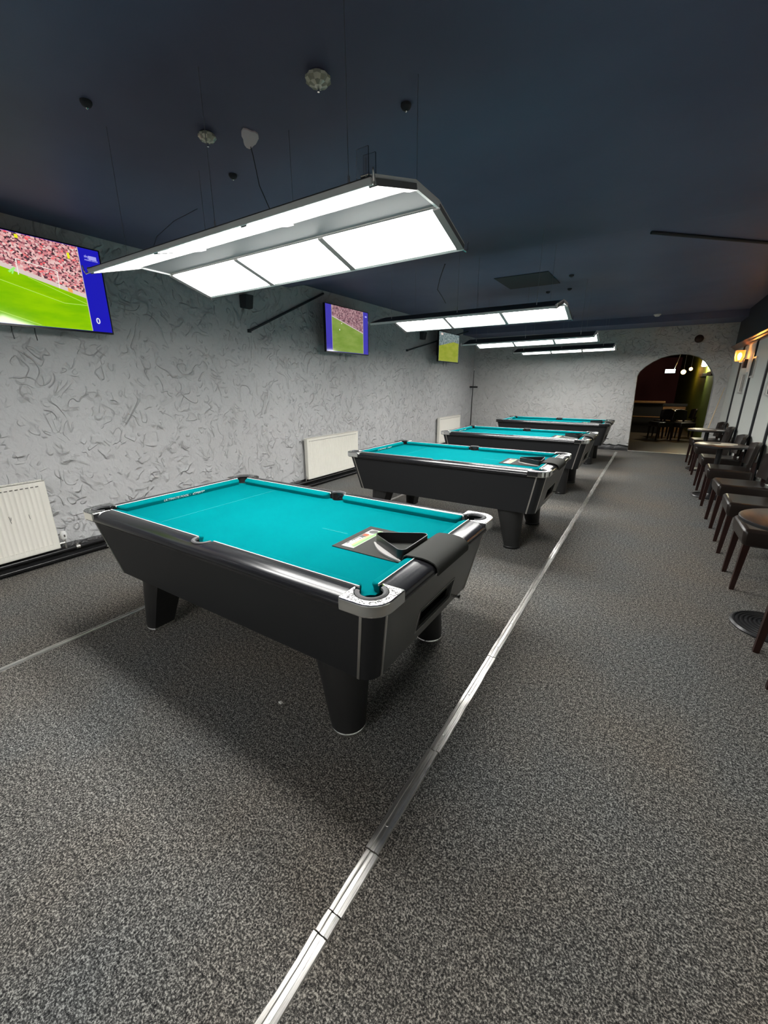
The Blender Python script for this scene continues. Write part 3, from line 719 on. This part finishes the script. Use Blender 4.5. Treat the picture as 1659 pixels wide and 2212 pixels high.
# ------------------------------------------------------------------ wall screens
def tv(name_label, y0, y1, z0, z1, polys, texts=(), xs=-3.25):
    T = thing('wall_television', name_label, 'television', (XW, (y0 + y1) / 2, (z0 + z1) / 2), group='televisions on the left wall')
    yc, zc = (y0 + y1) / 2, (z0 + z1) / 2; X = xs - XW
    part('housing', MB().box(X - .035, X - .004, y0 - yc, y1 - yc, z0 - zc, z1 - zc).box(X - .07, X - .035, (y0 - yc) * .6, (y1 - yc) * .6, -.2, .15), 'tvblack', T, bevel=.004)
    bz = .008
    part('bezel', MB().rings([[(X + e, (y0 - yc) + i, (z0 - zc) + i * 1.6) if a == 0 else (X + e, (y1 - yc) - i, (z0 - zc) + i * 1.6) if a == 1 else (X + e, (y1 - yc) - i, (z1 - zc) - i) if a == 2 else (X + e, (y0 - yc) + i, (z1 - zc) - i) for (i, e) in ((0, -.004), (0, .003), (bz, .003), (bz, -.004))] for a in range(4)], loop=True), 'tvblack', T)
    mb = MB(); names = []
    for i, (mn, pts) in enumerate(polys):
        if mn not in names: names.append(mn)
        xx = X + .0002 * i
        mb.add([(xx, y - yc, z - zc) for y, z in pts], [tuple(range(len(pts)))], names.index(mn))
    sc = part('screen', mb, names, T, fix=False)
    R_ = Matrix(((0, 0, 1), (1, 0, 0), (0, 1, 0))).to_euler()
    for s, y, z, size, mn in texts:
        o = obj('screen_lettering', text_mesh('screen_lettering', s, size, mn, 0, .0001), sc, (X + .0045, y - yc, z - zc)); o.rotation_euler = R_
    part('wall_bracket', MB().box(0, .02, -.12, .12, -.15, .15).tube([(.01, 0, 0), (X - .06, 0, 0)], .022, 8).box(X - .085, X - .065, -.10, .10, -.12, .12), 'tvblack', T)
    for yy in (-.14, .0): part('cable', MB().tube([(X - .05, yy, z0 - zc + .02), (X - .06, yy, z0 - zc - .03), (X - .062, yy + .004, z0 - zc - .085)], .0035, 6), 'tvblack', T)
    return T
def line(a, b, w_=.004):
    (y0, z0), (y1, z1) = a, b; d = Vector((y1 - y0, z1 - z0)).normalized(); nx, nz = -d.y * w_ / 2, d.x * w_ / 2
    return [(y0 - nx, z0 - nz), (y1 - nx, z1 - nz), (y1 + nx, z1 + nz), (y0 + nx, z0 + nz)]
def rect(y0, y1, z0, z1): return [(y0, z0), (y1, z0), (y1, z1), (y0, z1)]
Y0, Y1, Z0, Z1 = -.20, .878, 1.905, 2.535
pl = [('sblue', rect(Y0 + .008, Y1 - .008, Z0 + .014, Z1 - .008)), ('pitch1', rect(-.04, .718, Z0 + .016, Z1 - .010)),
      ('crowd1', [(-.04, 2.37), (.21, 2.31), (.718, 2.185), (.718, Z1 - .010), (-.04, Z1 - .010)]),
      ('sadv', [(-.04, 2.352), (.718, 2.162), (.718, 2.192), (-.04, 2.384)]), ('sadv2', [(.598, 2.193), (.628, 2.186), (.628, 2.214), (.598, 2.221)]),
      ('sline', line((.352, 2.249), (.716, 2.120))), ('sline', line((-.04, 2.262), (.555, 2.105))), ('sline', line((.555, 2.105), (.716, 2.110))), ('sline', line((-.04, 2.05), (.37, 1.928))),
      ('sgoal', line((.302, 2.358), (.299, 2.254), .006)), ('sgoal', line((.548, 2.324), (.542, 2.206), .006)), ('sgoal', line((.300, 2.357), (.550, 2.322), .005)),
      ('skeeper', line((.245, 2.262), (.285, 2.295), .012)), ('skeeper', line((.262, 2.252), (.275, 2.285), .009)), ('syel', rect(.638, .655, 2.43, 2.47)), ('syel', rect(.325, .345, 2.492, 2.515)),
      ('spink', rect(.716, .721, Z0 + .016, Z1 - .010)), ('slilac', rect(.788, .846, 2.452, 2.480))]
tv('large screen showing a goal and crowd, cut by the left picture edge', Y0, Y1, Z0, Z1, pl,
   [('sky', .757, 2.459, .026, 'slilac'), ('PREMIER LEAGUE', .757, 2.440, .0125, 'slilac'), ('0', .758, 1.968, .062, 'swhite')])
Y0, Y1, Z0, Z1 = 3.69, 4.735, 1.935, 2.565
pl = [('sblue2', rect(Y0 + .008, Y1 - .008, Z0 + .014, Z1 - .008)), ('pitch2', rect(3.835, 4.595, Z0 + .02, Z1 - .008)), ('crowd2', [(3.835, 2.41), (4.595, 2.245), (4.595, Z1 - .008), (3.835, Z1 - .008)]),
      ('spink', line((3.835, 2.415), (4.595, 2.25), .012)), ('spink', rect(3.833, 3.838, Z0 + .02, Z1 - .008)), ('spink', rect(4.592, 4.597, Z0 + .02, Z1 - .008)), ('sgoal', rect(4.05, 4.065, 2.33, 2.345)), ('sgoal', rect(4.0, 4.015, 2.24, 2.26)), ('slilac', rect(4.645, 4.695, 2.485, 2.508))]
tv('middle wall screen with blue side bands showing a green pitch', Y0, Y1, Z0, Z1, pl)
Y0, Y1, Z0, Z1 = 7.34, 8.43, 1.955, 2.56
pl = [('crowd3', rect(Y0 + .012, Y1 - .012, Z0 + .016, Z1 - .01)), ('pitch3', [(Y0 + .02, Z0 + .02), (Y1 - .03, Z0 + .02), (Y1 - .03, 2.375), (8.1, 2.39), (7.8, 2.34), (Y0 + .02, 2.27)]), ('sadv', rect(7.44, 7.55, 2.49, 2.53))]
tv('farthest wall screen showing a yellow green pitch, near the corner', Y0, Y1, Z0, Z1, pl)

# dark blocks and slanting black rods on the left wall
for y, z, lab in ((2.53, 2.43, 'small black block above the slanting rod before the middle screen'), (7.02, 2.45, 'small black block beside the farthest screen')):
    T = thing('wall_block', lab, 'block', (XW, y, z))
    part('block_body', MB().rings([[(.0, -.07, -.08), (.08, -.055, -.08), (.08, .055, -.08), (0, .07, -.08)], [(.0, -.07, .06), (.11, -.055, .06), (.11, .055, .06), (0, .07, .06)]]), 'blockgrey', T, bevel=.008)  # small dark wedge-shaped block on the wall
    part('block_back', MB().box(-.004, .012, -.03, .03, -.03, .03), 'tvblack', T)
for a, b, lab in (((XW + .02, 2.557, 2.11), (XW + .02, 3.95, 2.735), 'slanting black rod on the wall left of the middle screen'), ((XW + .02, 6.415, 2.127), (XW + .22, 9.0, 2.70), 'slanting black rod on the wall crossing the farthest screen')):
    T = thing('wall_rod', lab, 'rod', a)
    d = Vector(b) - Vector(a); part('rod', MB().tube([(0, 0, 0), d], .014, 8), 'rod', T, 50); part('wall_fixing', MB().box(-.02, .010, -.018, .018, -.018, .018), 'rod', T)

# ------------------------------------------------------------------ ceiling fittings
def downlight(x, y, r, lab):
    T = thing('glass_downlight', lab, 'ceiling light', (x, y, ZC1))
    part('rim', MB().lathe([(r * .75, 0), (r * .8, -.006), (r * .6, -.010), (r * .5, 0)], 24), 'chrome', T, 40)
    nn = 20; rs = []
    for kk, (rr, z) in enumerate(((r * .55, -.004), (r * .98, -.012), (r, -.022), (r * .72, -.034), (r * .30, -.040))):
        rs.append([((rr * (1.0 if j % 2 else .90)) * math.cos(2 * PI * j / nn), (rr * (1.0 if j % 2 else .90)) * math.sin(2 * PI * j / nn), z) for j in range(nn)])
    mb = MB().rings(rs); mb.m = [(0 if (i // 2 + i // nn) % 2 else 1) for i in range(len(mb.f))]  # alternate pale facets imitate the sparkle of the glass by colour
    part('cut_glass', mb, ['glass', 'glassglint'], T)
    part('lamp_pin', MB().tube([(0, 0, -.004), (0, 0, -.058)], .005, 8), 'chrome', T, 40)
downlight(-.605, .545, .054, 'round cut glass ceiling light, the larger and higher one')
downlight(-1.345, .555, .044, 'smaller cut glass ceiling light left of the bare plaster patch')
# bare plaster patch with a hanging lead
pts = []
for i in range(18):
    a = 2 * PI * i / 18; rr = .047 * (1 + .16 * math.sin(3 * a + 1) + random.uniform(-.08, .08)); pts.append((rr * 1.9 * math.cos(a) * -.766 - rr * .85 * math.sin(a) * .643, rr * 1.9 * math.cos(a) * .643 - rr * .85 * math.sin(a) * .766))
T = thing('plaster_patch', 'bare pinkish plaster patch on the dark ceiling with a cable', 'patch', (-1.20, .70, ZC1))
part('patch', MB().prism(pts, -.006, .001), 'plaster', T)
part('cable', MB().tube([(-.05, .05, -.006), (-.07, .08, -.03), (-.06, .10, -.16), (.0, .12, -.30), (.03, .11, -.42), (.03, .06, -.55)], .0022, 6), 'scuff', T, 60)
for x, y, lab in ((-1.583, .116, 'small dark dome on the ceiling at the upper left'), (-1.592, .907, 'small dark dome on the ceiling above the closest lamp'), (-.396, .901, 'small dark dome on the ceiling right of the larger glass light')):
    T = thing('ceiling_dome', lab, 'ceiling fitting', (x, y, ZC1), group='small dark domes on the ceiling')
    part('dome', MB().lathe([(.024, 0), (.024, -.008), (.018, -.018), (.007, -.022)], 16), 'rod', T, 40); part('tip', MB().lathe([(.005, -.021), (.006, -.026), (.003, -.030)], 8), 'chrome', T, 40)
# ceiling shade panel, smoke alarm, cable on the raised ceiling
T = thing('ceiling_shadow', 'dark rectangular panel of shade on the ceiling above the second lamp', 'shadow', (-.88, 4.96, ZC2))  # dark panel modelled where rectangular shade falls on the ceiling
part('panel', MB().box(-.33, .33, -.36, .36, -.008, .001), 'rod', T, bevel=.003)  # dark panel standing in for the rectangular shade
T = thing('ceiling_cable', 'thin bent black cable on the ceiling beside the second lamp', 'cable', (0, 0, ZC2))
part('cable', MB().tube([(-1.46, 3.66, -.004), (-1.80, 4.25, -.004), (-2.09, 4.79, -.004), (-2.25, 5.3, -.004), (-2.42, 5.8, -.004)], .005, 6), 'scuff', T)
T = thing('ceiling_streak', 'dark straight streak on the ceiling at the right edge', 'streak', (0, 0, ZC2))
part('streak', MB().tube([(.50, 3.69, -.012), (1.94, 5.12, -.012)], .014, 8), 'rod', T, 40)  # dark tube laid along a straight dark line on the ceiling
for x, y, wh in ((-.8, 5.8, 'left of two behind'), (-.5, 5.75, 'right of two behind'), (-.35, 4.95, 'one right of')):
    T = thing('ceiling_dome', 'small dark dome modelling shade, the %s the dark panel of shade' % wh, 'ceiling fitting', (x, y, ZC2), group='small shade domes beside the panel')  # round patches of ceiling shade modelled as dark domes
    part('dome', MB().lathe([(.03, 0), (.028, -.015), (.012, -.026)], 14), 'rod', T, 40)  # dark dome standing in for a round patch of shade
T = thing('smoke_alarm', 'white round smoke alarm on the ceiling before the arch', 'smoke alarm', (.54, 9.10, ZC2))
part('base', MB().lathe([(.062, 0), (.062, -.012), (.055, -.018)], 24), 'white', T, 40); part('cap', MB().lathe([(.045, -.016), (.045, -.03), (.034, -.038), (.01, -.04)], 24), 'white', T, 40)
T = thing('wall_bell', 'dark round bell on the plaster above the arch', 'bell', (1.33, YB, 2.38), (PI / 2, 0, 0))
part('dome', MB().lathe([(.075, 0), (.078, .02), (.065, .045), (.03, .062), (.008, .066)], 24), 'brownbox', T, 40); part('boss', MB().lathe([(.012, .06), (.010, .074), (.004, .078)], 10), 'tvblack', T, 40)

# ------------------------------------------------------------------ right side: chairs and round tables
def chair_parts(T, slot=False):
    # local: front towards -x
    part('seat', MB().rings([[(x0, -hw, z), (x0, hw, z), (x1, hw, z), (x1, -hw, z)] for z, x0, x1, hw in ((.355, -.215, .20, .205), (.40, -.228, .205, .214), (.47, -.232, .205, .216), (.492, -.222, .205, .208))]), 'leather', T, 50, bevel=.022, seg=3)
    for s in (-1, 1):
        fl = MB().rings([[(-.205 + dx - h_, s * .182 - h_ , z), (-.205 + dx + h_, s * .182 - h_, z), (-.205 + dx + h_, s * .182 + h_, z), (-.205 + dx - h_, s * .182 + h_, z)] for z, dx, h_ in ((0, -.005, .014), (.37, .012, .021))])
        part('leg', fl, 'maho', T)
        rl = MB().rings([[(.19 + dx - h_, s * .175 - h_, z), (.19 + dx + h_, s * .175 - h_, z), (.19 + dx + h_, s * .175 + h_, z), (.19 + dx - h_, s * .175 + h_, z)] for z, dx, h_ in ((0, .025, .014), (.37, .0, .020), (.60, .008, .018))])
        part('leg', rl, 'maho', T)
    nu, nv = 12, 8; v = []; f = []
    for lay in (0, 1):
        for j in range(nv + 1):
            t = j / nv; z = .535 + .285 * t
            for i in range(nu + 1):
                u = -1 + 2 * i / nu; hw = .205 * (1 - .10 * max(0, t - .75) * 4 * .5)
                x = .160 + .035 * t + .045 * (1 - u * u) - .035 + (.042 if lay else 0)
                zz = z - (.03 * u * u if j == nv else 0.0)
                v.append((x, u * hw, zz))
    n1 = nu + 1; L0 = (nv + 1) * n1
    hole = lambda i, j: slot and 4 <= i <= 7 and 4 <= j <= 5
    for j in range(nv):
        for i in range(nu):
            if hole(i, j): continue
            a = j * n1 + i; q = (a, a + 1, a + n1 + 1, a + n1); f.append(q); f.append(tuple(L0 + e for e in reversed(q)))
    edge = {}
    for q in f:
        for e in range(4):
            kk = tuple(sorted((q[e], q[(e + 1) % 4]))); edge[kk] = edge.get(kk, 0) + 1
    for (a, b), c in edge.items():
        if c == 1 and a < L0 and b < L0: f.append((a, b, b + L0, a + L0))
    part('backrest', MB().add(v, f), 'leather', T, 50, bevel=.010, seg=2)
ch0 = None
CH = [(1.70, 1.615, 'nearest leather chair, cut by the right picture edge beside the ribbed base'), (1.685, 2.89, 'brown leather chair whose seat is partly under the nearest round table'),
      (1.69, 3.71, 'second whole leather chair beyond the nearest round table'), (1.69, 4.54, 'third leather chair beyond the nearest round table'),
      (1.69, 5.53, 'leather chair just in front of the middle round table with yellow papers'), (1.69, 6.495, 'leather chair just behind the middle round table with yellow papers'),
      (1.70, 7.79, 'leather chair in front of the farthest round table'), (1.70, 8.85, 'farthest chair by the arch, its back pierced by a hand hole')]
for i, (x, y, lab) in enumerate(CH):
    if i == 0:
        T = thing('leather_chair', lab, 'chair', (x, y, 0), (0, 0, 0), 'leather chairs along the right wall'); chair_parts(T); ch0 = T
    elif i == len(CH) - 1:
        T = thing('leather_chair', lab, 'chair', (x, y, 0), (0, 0, 0), 'leather chairs along the right wall'); chair_parts(T, True)
    else:
        T = copy_tree(ch0); T.location = (x, y, 0); T['label'] = lab
    T.rotation_euler = (0, 0, (0, .02, -.02, .03, -.03, .02, 0, .08)[i])
def round_table(x, y, lab, r=.295, z=.72, sheets=()):
    T = thing('round_table', lab, 'table', (x, y, 0), group='round pedestal tables along the right wall')
    t = part('table_top', MB().lathe([(r - .02, z - .028), (r - .002, z - .024), (r, z - .012), (r - .002, z - .002), (r - .006, z)], 48), 'top', T, 30)
    part('edge_band', MB().lathe([(r - .001, z - .024), (r + .003, z - .022), (r + .003, z - .006), (r - .001, z - .003)], 48, cap=False), 'iron', t, 30)
    part('pedestal', MB().lathe([(.032, .03), (.032, z - .03), (.085, z - .029), (.085, z - .027)], 20), 'iron', T, 40)
    prof = [(.205, 0), (.207, .008), (.20, .014)]
    rr = .195
    while rr > .05:
        hz = .014 + (.205 - rr) * .14; prof += [(rr, hz + .004), (rr - .008, hz + .005), (rr - .011, hz - .001), (rr - .019, hz)]; rr -= .022
    prof += [(.034, .05)]
    part('ribbed_base', MB().lathe(prof, 48), 'iron', T, 25)
    return T
round_table(1.615, 2.15, 'nearest round brown pedestal table at the right picture edge')
round_table(1.605, 5.98, 'middle round brown table with yellowish papers on it')
round_table(1.640, 8.25, 'farthest round table near the arch with pale beer mats')
for i, (x, y, a, sx, sy, mtn, lab) in enumerate(((1.62, 5.94, .3, .10, .07, 'paper', 'left yellowish paper lying on the middle round table'), (1.70, 6.07, -.2, .09, .07, 'paper', 'right yellowish paper lying on the middle round table'),
        (1.50, 8.15, .1, .05, .05, 'paperw', 'left pale beer mat on the farthest round table'), (1.66, 8.20, .4, .05, .05, 'paperw', 'middle pale beer mat on the farthest round table'), (1.80, 8.12, 0, .05, .05, 'paperw', 'right pale beer mat on the farthest round table'))):
    o = part('paper_sheet' if sx > .06 else 'beer_mat', MB().rings([[(-sx, -sy, z), (sx, -sy, z), (sx * .96, sy, z), (-sx, sy, z)] for z in (0, .002)]), mtn, None, loc=(x, y, .7205), rot=(0, 0, a)); tag(o, lab, 'paper' if sx > .06 else 'beer mat')
# wall sockets
for y, z, lab in ((5.50, .44, 'white wall socket behind the chair in front of the middle table'), (5.06, .43, 'white wall socket lower at the right picture edge')):
    T = thing('wall_socket', lab, 'socket', (XR, y, z)); part('plate', MB().box(-.012, .004, -.073, .073, -.043, .043), 'white', T, bevel=.003)
    for s in (-1, 1): part('outlet', MB().box(-.013, -.011, s * .035 - .012, s * .035 + .012, -.012, .008), 'raddark', T)
# framed things on the right wall
for y0, y1, z0, z1, lab in ((8.05, 8.52, 1.335, 1.675, 'striped frame under the glowing wall lamp'), (7.47, 7.80, 1.585, 1.895, 'striped frame right of the glowing wall lamp'), (5.85, 6.27, 1.34, 1.70, 'frame cut by the right picture edge')):
    T = thing('wall_frame', lab, 'picture', (XR, (y0 + y1) / 2, (z0 + z1) / 2)); hy, hz = (y1 - y0) / 2, (z1 - z0) / 2
    part('frame', MB().rings([[(e, sy * (hy - i), sz * (hz - i)) for (i, e) in ((0, .0), (0, -.02), (.025, -.02), (.025, 0))] for sy, sz in ((-1, -1), (1, -1), (1, 1), (-1, 1))], loop=True), 'picframe', T)
    part('backing', MB().box(-.008, 0, -hy + .02, hy - .02, -hz + .02, hz - .02), 'paperw', T)
    for s in (-.45, .0, .45): part('stripe', MB().box(-.0105, -.008, s * hy - .025, s * hy + .025, -hz + .03, hz - .03), 'picdark', T)
# wall lamps (real lamps; the second one hangs beyond the right picture edge and warms the ceiling there)
def sconce(y, lab):
    T = thing('wall_lamp', lab, 'wall lamp', (XR, y, 1.95))
    part('back_box', MB().box(-.05, 0, -.10, .02, -.20, -.06), 'brownbox', T, bevel=.004)
    part('arm', MB().tube([(-.02, -.04, -.10), (-.09, -.02, -.11), (-.115, 0, -.085)], .010, 8), 'chrome', T, 40)
    rs = [[(-.115 + r * math.cos(PI / 2 * i + PI / 4), r * math.sin(PI / 2 * i + PI / 4), z) for i in range(4)] for r, z in ((.060, -.09), (.085, -.02), (.085, .08), (.080, .085))]
    part('glass_shade', MB().rings(rs, cap=False), 'amber', T)
    part('bulb', MB().lathe([(.008, -.07), (.022, -.03), (.028, 0), (.02, .03), (.006, .045)], 14, (-.115, 0, 0)), 'bulb', T, 60)
    part('cap', MB().lathe([(.02, -.085), (.03, -.08), (.02, -.065)], 12, (-.115, 0, 0)), 'chrome', T, 40)
    return T
sconce(8.42, 'glowing amber glass wall lamp on the right wall')
sconce(4.9, 'amber wall lamp on the right wall, just beyond the picture edge')

# cues
T = thing('cue_stand', 'dark cue upright in the far left corner with a small holder', 'cue', (-3.40, 9.86, 0))
part('cue', MB().tube([(0, 0, 0), (-.005, .0, .9), (.01, 0, 1.84)], [.015, .012, .007], 10), 'tvblack', T, 50); part('tip', MB().tube([(.01, 0, 1.84), (.0102, 0, 1.87)], .006, 8), 'white', T)
part('holder', MB().box(-.09, .12, .0, .04, 1.40, 1.44), 'tvblack', T)
T = thing('pool_cue', 'pale wooden cue leaning on the wall right of the arch', 'cue', (1.76, 9.80, 0))
part('shaft', MB().tube([(0.02, .03, .55), (.165, .27, 1.42)], [.012, .006], 10), 'ash', T, 50); part('butt', MB().tube([(-.06, -.11, 0), (0.02, .03, .55)], [.016, .012], 10), 'tvblack', T, 50)
o = part('paper_scrap', MB().rings([[(-.010, -.006, 0), (.010, -.008, 0), (.012, .006, 0), (-.008, .008, 0)], [(-.009, -.005, .006), (.008, -.007, .010), (.010, .005, .004), (-.007, .007, .003)]]), 'paperw', None, loc=(-.56, .02, 0)); tag(o, 'tiny white scrap on the carpet under the nearest pool table', 'scrap')

# ------------------------------------------------------------------ the dark room beyond the arch
YE = 22.0; zf = 0.0
struct('floor.001', MB().box(-3.0, 2.6, YB, YE, -.1, -.001), 'tile')
struct('ceiling.001', MB().box(-3.0, 2.6, YB + .26, YE, 2.6, 2.8), 'dark')
struct('wall_far', MB().box(-3.0, 2.6, YE, YE + .1, 0, 2.6), 'maroon', label='dark maroon wall of the room beyond the arch')
struct('wall_far_left', MB().box(-3.1, -3.0, YB + .26, YE, 0, 2.6), 'dark')
struct('wall_far_right', MB().rings([[(2.05, YB + .26, z), (2.2, YB + .26, z), (2.2, YE, z), (1.50, YE, z)] for z in (0, 2.6)]), 'green', label='olive green wall beyond the arch')
T = thing('bar_counter', 'dark bar counter with a pale top edge beyond the arch', 'counter', (.45, 14.6, 0))
part('front', MB().box(-1.6, .55, 0, .5, 0, .92), 'dark', T); part('counter_top', MB().box(-1.65, .6, -.06, .55, .92, .97), 'woodbar', T, bevel=.006)
part('kick_rail', MB().tube([(-1.6, -.08, .5), (.55, -.08, .5)], .02, 8), 'woodbar', T, 40)
T = thing('wood_panel', 'orange brown wooden panel lit behind the stacked stools', 'panel', (1.32, 15.2, 0)); part('board', MB().box(-.30, .30, 0, .06, 0, .86), 'woodbar', T, bevel=.006); part('frame', MB().box(-.33, .33, -.02, .0, .82, .9), 'dark', T)
for x, y, a, lab in ((1.02, 12.9, .6, 'front left dark chair of the group beyond the arch'), (1.50, 13.0, 2.2, 'front right dark chair of the group beyond the arch'),
                     (1.10, 13.6, -1.2, 'rear left dark chair of the group beyond the arch'), (1.58, 13.75, .2, 'rear right dark chair of the group beyond the arch')):
    T = copy_tree(ch0); T.location = (x, y, 0); T.rotation_euler = (0, 0, a); T['label'] = lab; T['group'] = 'dark chairs beyond the arch'
o = part('exit_sign', MB().box(-.13, .13, -.02, .02, -.055, .055), 'exitsign', None, loc=(1.02, 15.0, 1.87)); tag(o, 'small glowing pale blue sign hanging in the room beyond the arch', 'sign')
o = part('sign_rod', MB().tube([(1.12, 15.0, 1.93), (1.24, 14.2, 2.6)], .008, 6), 'alu', None); tag(o, 'thin slanting rod holding the glowing sign', 'rod')
for x, y, z, r, mtn, lab in ((1.40, 16.0, 1.86, .07, 'orangelit', 'left orange glowing bulb beyond the arch'), (1.58, 16.0, 1.95, .05, 'orangelit', 'right orange glowing bulb beyond the arch')):
    T = thing('pendant_bulb', lab, 'lamp', (x, y, z)); part('globe', MB().lathe([(r * .3, -r), (r * .8, -r * .6), (r, 0), (r * .8, r * .6), (r * .3, r)], 14), mtn, T, 60); part('cord', MB().tube([(0, 0, r), (0, 0, 2.6 - z)], .006, 5), 'dark', T)
T = thing('wall_light', 'bright white wall light on the green wall beyond the arch', 'lamp', (1.78, 14.0, 2.1)); part('lamp', MB().box(-.06, .06, -.12, .12, -.14, .12), 'whitelit', T, bevel=.02); part('mount', MB().box(.05, .25, -.03, .03, -.03, .03), 'dark', T)
for y, lab in ((12.2, 'near black shelf on the green wall beyond the arch'), (14.6, 'far black shelf on the green wall beyond the arch')):
    T = thing('wall_shelf', lab, 'shelf', (1.9, y, 1.72)); part('board', MB().box(-.12, .2, -.6, .6, -.03, .06), 'dark', T, bevel=.004)
